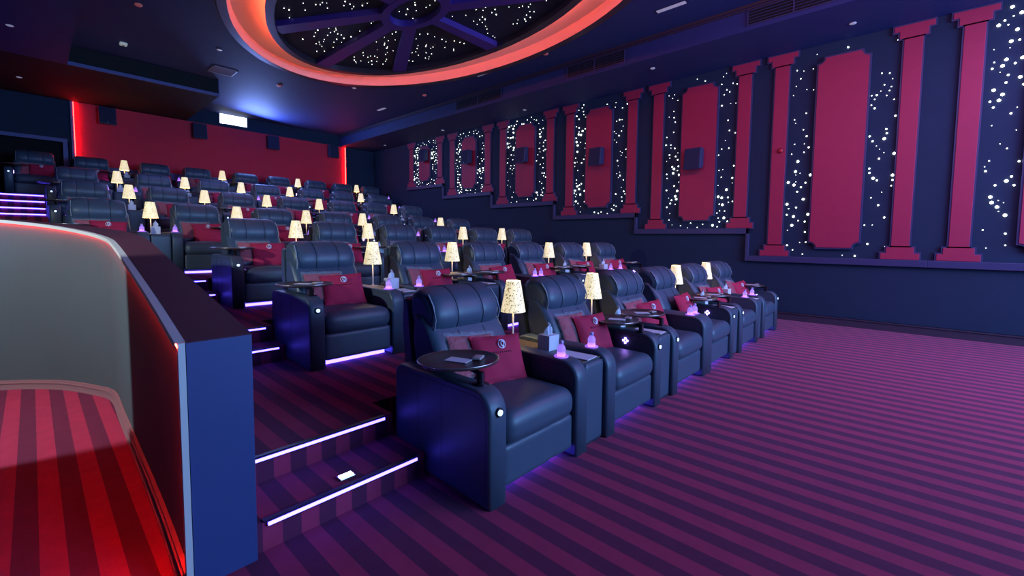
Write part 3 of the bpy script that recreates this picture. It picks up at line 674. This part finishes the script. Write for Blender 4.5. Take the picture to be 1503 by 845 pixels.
    # footrest panel
    def ffoot(p): return Vector((p.x, p.y+(gro(p.x, SX, .010, .008) if p.y < 0 else 0), p.z))
    b_ = MB(); b_.rbox((0, .075, .185), (.345, .05, .125), .03, 16, ffoot); b_.build('footrest', L, t)
    b_ = MB(); b_.box(-.345, .345, .20, .80, .03, .31); b_.build('chassis', M['seam'], t)
    b_ = MB(); b_.box(-.33, .33, .135, .165, .002, .034); b_.build('foot_light', M['floorlight'], t)
    # backrest lumbar
    prof = [(.60, .42), (.575, .55), (.60, .68), (.66, .80), (.74, .90), (.82, .98), (.92, .99), (.95, .80), (.86, .45)]
    def rowst(hw, e=.05): return [(-hw, e), (-hw+.012, e*.45), (-hw+.04, e*.1), (-hw+.07, 0)]+[(-.05, 0), (.05, 0)]+[(hw-.07, 0), (hw-.04, e*.1), (hw-.012, e*.45), (hw, e)]
    b_ = MB(); b_.sweep(prof, rowst(.345)); bk = b_.build('backrest', L, t)
    b_ = MB()
    for sx in SX: b_.tube([(sx, .571, .55), (sx, .596, .68), (sx, .655, .80), (sx, .70, .86)], .0022, 4)
    b_.build('seam', M['seam'], bk)
    # headrest
    hp = [(.745, .850), (.715, .880), (.690, .945), (.700, 1.01), (.735, 1.075), (.79, 1.125), (.86, 1.155), (.93, 1.16), (.99, 1.135), (1.02, 1.07), (1.02, .97), (.98, .88), (.86, .84)]
    hp2 = []
    for i in range(len(hp)):      # one smoothing subdivision
        p, q = hp[i], hp[(i+1) % len(hp)]; hp2 += [p, ((p[0]+q[0])/2, (p[1]+q[1])/2)]
    hp3 = [((hp2[i-1][0]+2*hp2[i][0]+hp2[(i+1) % len(hp2)][0])/4, (hp2[i-1][1]+2*hp2[i][1]+hp2[(i+1) % len(hp2)][1])/4) for i in range(len(hp2))]
    b_ = MB(); hw = .325; e = .075
    st = [(-hw, e), (-hw+.008, e*.60), (-hw+.025, e*.30), (-hw+.055, e*.10), (-hw+.10, .0)]
    for sx in SX: st += [(sx-.04, -.002), (sx-.010, .0), (sx, .0035), (sx+.010, .0), (sx+.04, -.002)]
    st += [(hw-.10, 0), (hw-.055, e*.10), (hw-.025, e*.30), (hw-.008, e*.60), (hw, e)]
    b_.sweep(hp3, st); hd = b_.build('headrest', L, t)
    b_ = MB(); pts = [(-.30, .80, 1.115), (-.305, .735, 1.04), (-.31, .705, .95), (-.305, .728, .875)]+[(-.28+.56*k/10, .722-.006*math.sin(PI*k/10), .862+.012*math.cos(PI*(k/10-.5))-.012) for k in range(11)]+[(.305, .728, .875), (.31, .705, .95), (.305, .735, 1.04), (.30, .80, 1.115)]
    b_.tube(pts, .0055, 6); b_.build('piping', M['piping'], hd)
    b_ = MB()
    for sx in SX: b_.tube([(sx, p[0], p[1]) for p in hp3[1:19]], .0026, 4)
    b_.build('seam', M['seam'], hd)
    # back shell
    b_ = MB(); sp = [(.86, .10), (.90, .45), (.97, .80), (1.00, 1.06), (1.045, 1.08), (1.06, .90), (1.02, .45), (.97, .10)]
    b_.sweep(sp, [(-.335, .02), (-.325, .005), (-.31, 0), (.31, 0), (.325, .005), (.335, .02)]); b_.build('back_shell', L, t)
    return t
PRO = {}
ORD = ['first', 'second', 'third', 'fourth', 'fifth', 'sixth', 'seventh', 'eighth', 'ninth']
XS = {0: [1.415, 2.245, 3.075, 3.735, 4.565, 5.395], 1: [1.415, 2.235, 3.05, 3.71, 4.53, 5.33], 2: [1.425, 2.24, 3.04, 3.70, 4.50, 5.29],
      3: [.475, 1.305, 2.145, 2.985, 3.825, 4.485, 5.31], 4: [.475, 1.315, 2.155, 2.995, 3.84, 4.50, 5.33], 5: [.485, 1.36, 2.18, 3.03, 3.87, 4.53, 5.37],
      6: [.09, .75, 1.61, 2.27, 3.13, 3.79, 4.62, 5.28, 6.03]}
KD = {0: ['TC', 'CT', 'TW', 'NT', 'TC', 'CT'], 1: ['TC', 'CT', 'TW', 'NT', 'TC', 'CT'], 2: ['TC', 'CT', 'TW', 'NT', 'TC', 'CT'],
      3: ['TC', 'CT', 'TC', 'CT', 'TW', 'NT', 'TC'], 4: ['TC', 'CT', 'TC', 'CT', 'TW', 'NT', 'TC'], 5: ['TC', 'CT', 'TC', 'CT', 'TW', 'NT', 'TC'],
      6: ['TW', 'NT', 'TW', 'NT', 'TW', 'NT', 'TW', 'NT', 'TC']}
RN = ['front', 'second', 'third', 'fourth', 'fifth', 'sixth', 'rearmost']
def seat_name(k, i): return '%s seat from the aisle' % ORD[i]

# ---- small prototypes
def soft_grid(w, h, th, n=14, puff=1.0):
    """cushion lying in the xz plane, thickness along y"""
    b_ = MB(); vs = []; fs = []
    for s_ in (-1, 1):
        for i in range(n+1):
            for j in range(n+1):
                a = 2*i/n-1; c_ = 2*j/n-1
                t_ = th/2*(max(0, (1-a*a)*(1-c_*c_)))**.42*puff
                pin = 1-.055*(1-a*a)*abs(c_) ; pin2 = 1-.055*(1-c_*c_)*abs(a)
                wr = .004*math.sin(7*a+3*c_)*(1-a*a)
                vs.append((a*w/2*pin2, s_*(t_+wr), c_*h/2*pin))
    m_ = (n+1)**2
    for i in range(n):
        for j in range(n):
            q = i*(n+1)+j; fs.append((q, q+1, q+n+2, q+n+1)); fs.append((q+m_, q+n+1+m_, q+n+2+m_, q+1+m_))
    b_.add(vs, fs, True)
    for i in range(n):     # side closing
        for e in ((i*(n+1), (i+1)*(n+1)), (i*(n+1)+n, (i+1)*(n+1)+n), (i, i+1), (n*(n+1)+i, n*(n+1)+i+1)):
            b_.f.append((e[0], e[1], e[1]+m_, e[0]+m_)); b_.sm.append(True)
    return b_
def make_pillow():
    t = thing('cushion', 'x', 'cushion')
    soft_grid(.43, .35, .12).build('cover', M['pillow'], t)
    b_ = MB(); pts = [(.030*math.cos(q)+.0, -.0605+.0, .095+.030*math.sin(q)) for q in [2*PI*k/20 for k in range(20)]]; b_.tube(pts, .0038, 5, True)
    pts = [(.004+.013*math.cos(q), -.0625, .098+.017*math.sin(q)) for q in [2*PI*k/16 for k in range(16)]]; b_.tube(pts, .005, 5, True)
    b_.tube([(.016, -.062, .09), (.012, -.062, .075), (-.004, -.062, .066)], .004, 5); b_.build('emblem', M['emblem'], t)
    b_ = MB()
    for i in range(9): b_.box(-.075+i*.017, -.063+i*.017, -.0668, -.060, .035, .044)
    b_.build('embroidery', M['stitch'], t)
    return t
def make_blanket():
    t = thing('wrapped_blanket', 'x', 'blanket')
    soft_grid(.38, .30, .055).build('blanket', M['blanket'], t)
    rnd = random.Random(4); b_ = MB(); n = 22; vs = []; w, h = .42, .34
    for s_ in (-1, 1):
        for i in range(n+1):
            for j in range(n+1):
                a = 2*i/n-1; c_ = 2*j/n-1
                ed = (max(0, (1-a*a)*(1-c_*c_)))**.35
                vs.append((a*w/2+rnd.uniform(-.007, .007), s_*(.034*ed+rnd.uniform(0, .010)), c_*h/2+rnd.uniform(-.007, .007)))
    m_ = (n+1)**2; fs = []
    for i in range(n):
        for j in range(n):
            q = i*(n+1)+j; fs.append((q, q+1, q+n+2, q+n+1)); fs.append((q+m_, q+n+1+m_, q+n+2+m_, q+1+m_))
    b_.add(vs, fs, False); b_.build('plastic_wrap', M['wrap'], t)
    return t
def make_bottle():
    t = thing('water_bottle', 'x', 'bottle')
    b_ = MB(); b_.lathe([(.031, 0), (.031, .006), (.031, .030), (.028, .036), (.031, .042), (.031, .058), (.024, .075), (.014, .088), (.013, .096)], n=16); b_.f = b_.f[:-2]; b_.sm = b_.sm[:-2]; b_.build('body', M['bottle'], t)
    b_ = MB(); b_.lathe([(.0155, .092), (.0155, .112), (.012, .115), (.001, .115)], n=14); b_.build('cap', M['bcap'], t)
    return t
def make_lamp():
    t = thing('table_lamp', 'x', 'lamp')
    b_ = MB(); b_.lathe([(.055, 0), (.055, .006), (.012, .014), (.0075, .03), (.0075, .30)], n=18); b_.build('stand', M['whiteplastic'], t)
    b_ = MB(); n = 28
    A_ = [(.106*math.cos(2*PI*k/n), .106*math.sin(2*PI*k/n), .262) for k in range(n)]; B_ = [(.060*math.cos(2*PI*k/n), .060*math.sin(2*PI*k/n), .525) for k in range(n)]
    b_.add(A_+B_, [(k, (k+1) % n, (k+1) % n+n, k+n) for k in range(n)], True)
    o = b_.build('shade', M['shade'], t, recalc=False)
    b_ = MB(); b_.lathe([(.012, .30), (.022, .33), (.026, .36), (.018, .39), (.002, .40)], n=12); b_.build('bulb', mat('warm_bulb', (1, .8, .5), .4, emis=(1, .72, .38), es=14), t)
    d = bpy.data.lights.new('lamp_glow', 'POINT'); d.energy = 9; d.color = (1, .70, .34); d.shadow_soft_size = .03
    lo = bpy.data.objects.new('lamp_glow', d); COL.objects.link(lo); lo.location = (0, 0, .43); lo.parent = t
    return t, d
def make_console():
    t = thing('console_table', 'x', 'side console')
    b_ = MB(); b_.rbox((0, .46, .31), (.116, .44, .305), .02, 8); b_.build('body', M['leather'], t)
    b_ = MB(); b_.box(-.112, .112, .05, .90, .6152, .626); b_.build('top', mat('console_top', (.11, .09, .07), .4), t, bevel=.004)
    b_ = MB(); b_.box(-.117, .117, .022, .028, .555, .56); b_.box(-.117, .117, .022, .028, .02, .024); b_.build('seam', M['seam'], t)
    return t
def make_tissue():
    t = thing('tissue_box', 'x', 'tissue box')
    b_ = MB(); b_.box(-.06, .06, -.06, .06, 0, .12); b_.build('carton', M['white'], t, bevel=.003)
    b_ = MB(); rnd = random.Random(3); vs = []; n = 10
    for j in range(7):
        h_ = j/6
        for i in range(n+1):
            a = i/n*2-1; wd = .028+.020*h_*(1-h_)*2-.018*h_**3
            vs.append((a*wd+rnd.uniform(-.003, .003), .016*math.sin(a*5+h_*2)*(1-.4*h_), .118+.10*h_*(1-.35*a*a*h_)))
    b_.add(vs, [(j*(n+1)+i, j*(n+1)+i+1, (j+1)*(n+1)+i+1, (j+1)*(n+1)+i) for j in range(6) for i in range(n)], True); b_.build('tissue', M['white'], t)
    return t
PIL, BLA, BOT, TIS, CON = make_pillow(), make_blanket(), make_bottle(), make_tissue(), make_console()
LAMP, LGLOW = make_lamp()
for kd in ('TC', 'CT', 'TW', 'NT'): PRO[kd] = make_recliner(kd)
used = set()
def place(proto, loc, label, group, rz=0, rot=None, sc=None):
    key = proto.name
    if key not in used: used.add(key); o = proto
    else: o = copy_tree(proto)
    o.location = loc; o.rotation_euler = rot if rot else (0, 0, rz)
    if sc: o.scale = sc
    o['label'] = label; o['group'] = group; return o
protos_first = {}
rnd = random.Random(8)
for k in range(7):
    y0, z0 = ROWY[k]*U, ROWZ[k]*U
    if k == 5: z0 = 1.21*U
    if k == 6: z0 = 1.575*U
    n = len(XS[k])
    for i, (x, kd) in enumerate(zip(XS[k], KD[k])):
        X = x*U; row = RN[k]
        dis = {'TC': 'tray at its left arm', 'CT': 'tray at its right arm', 'TW': 'wide shared arm at right', 'NT': 'no left arm of its own'}[kd]
        place(PRO[kd], (X, y0, z0), 'dark leather recliner, %s, %s from the aisle, %s row' % (dis, ORD[i], row), 'dark leather recliners')
        # cushion + blanket
        jx = rnd.uniform(-.02, .03)
        place(PIL, (X+.085+jx, y0+.478, z0+.655), 'red cushion with white emblem on the %s seat from the aisle, %s row' % (ORD[i], row), 'red cushions on the recliners',
              rot=(-.42, rnd.uniform(-.10, .06), rnd.uniform(-.22, -.02)))
        if not (k == 0 and i == 3):
            place(BLA, (X-.075+jx, y0+.575, z0+.69), 'red blanket in clear plastic, %s seat from the aisle, %s row' % (ORD[i], row), 'plastic-wrapped red blankets',
                  rot=(-.44, rnd.uniform(-.1, .15), rnd.uniform(-.15, .1)))
        cups = {'TC': [(.42, 'right')], 'CT': [(-.42, 'left')], 'TW': [(.425, 'left cup of the wide'), (.565, 'right cup of the wide')], 'NT': []}[kd]
        for cx_, w_ in cups:
            place(BOT, (X+cx_, y0+.19, z0+.6625), 'water bottle in the %s arm, %s from the aisle, %s row' % (w_, ORD[i], row), 'water bottles in the lit cup holders')
        # leaflet and packet on trays of the first three rows
        if kd in ('TC', 'TW', 'CT', 'NT') and k < 3:
            sg = -1 if kd in ('TC', 'TW') else 1
            ex, ey = X+sg*.42-sg*.06, y0+.41
            o = MB(); o.box(-.045, .045, -.075, .075, 0, .003); o = o.build('leaflet', M['white'], None, (ex-.02, ey-.02, z0+.754), (0, 0, .5+rnd.uniform(-.3, .3)))
            tag(o, 'white leaflet lying on the tray, %s seat from the aisle, %s row' % (ORD[i], row), 'leaflet', 'leaflets on the trays')
            o = MB(); o.rbox((0, 0, .008), (.042, .03, .008), .006, 5); o = o.build('snack_packet', M['blanket'] if False else mat('packet_%d_%d' % (k, i), (.5, .42, .42), .4), None, (ex+.09, ey-.08, z0+.754), (0, 0, rnd.uniform(-.5, .5)))
            tag(o, 'small folded packet on the tray, %s seat from the aisle, %s row' % (ORD[i], row), 'packet', 'small packets on the trays')
    # consoles in the gaps
    ends = [(XS[k][i]+.327, XS[k][i+1]-.327, i) for i in range(n-1) if not (KD[k][i] == 'TW')]
    if k == 6: ends = ends+[(-.47, -.245, -1)]
    for a, b2, i in ends:
        if k == 6 and i == -1: nm = 'at left end of the rearmost row'; wd = .22
        else: nm = 'between %s and %s seats, %s row' % (ORD[i], ORD[i+1], RN[k]); wd = (b2-a)*U-.012
        X = (a+b2)/2*U
        o = place(CON, (X, y0+.01, z0), 'dark leather side console '+nm, 'side consoles between recliners', sc=(wd/.234, 1, 1))
        if i == -1: continue
        ly = y0+.845
        lp = place(LAMP, (X, ly, z0+.626), 'lit cream speckled table lamp '+nm, 'lit table lamps on the consoles', rz=rnd.uniform(0, 6))
        if rnd.random() < .95:
            place(TIS, (X+rnd.uniform(-.02, .02), y0+.50+rnd.uniform(-.06, .06), z0+.626), 'white tissue box with raised tissue '+nm, 'tissue boxes on the consoles', rz=rnd.uniform(-.2, .2))
        if k < 3:
            o = MB(); o.box(-.075, .075, -.14, .14, 0, .006); o = o.build('menu_card', M['white'], None, (X, y0+.20, z0+.627), (0, 0, rnd.uniform(-.1, .1)))
            tag(o, 'white menu card on the front of the console '+nm, 'menu', 'menu cards on the consoles')
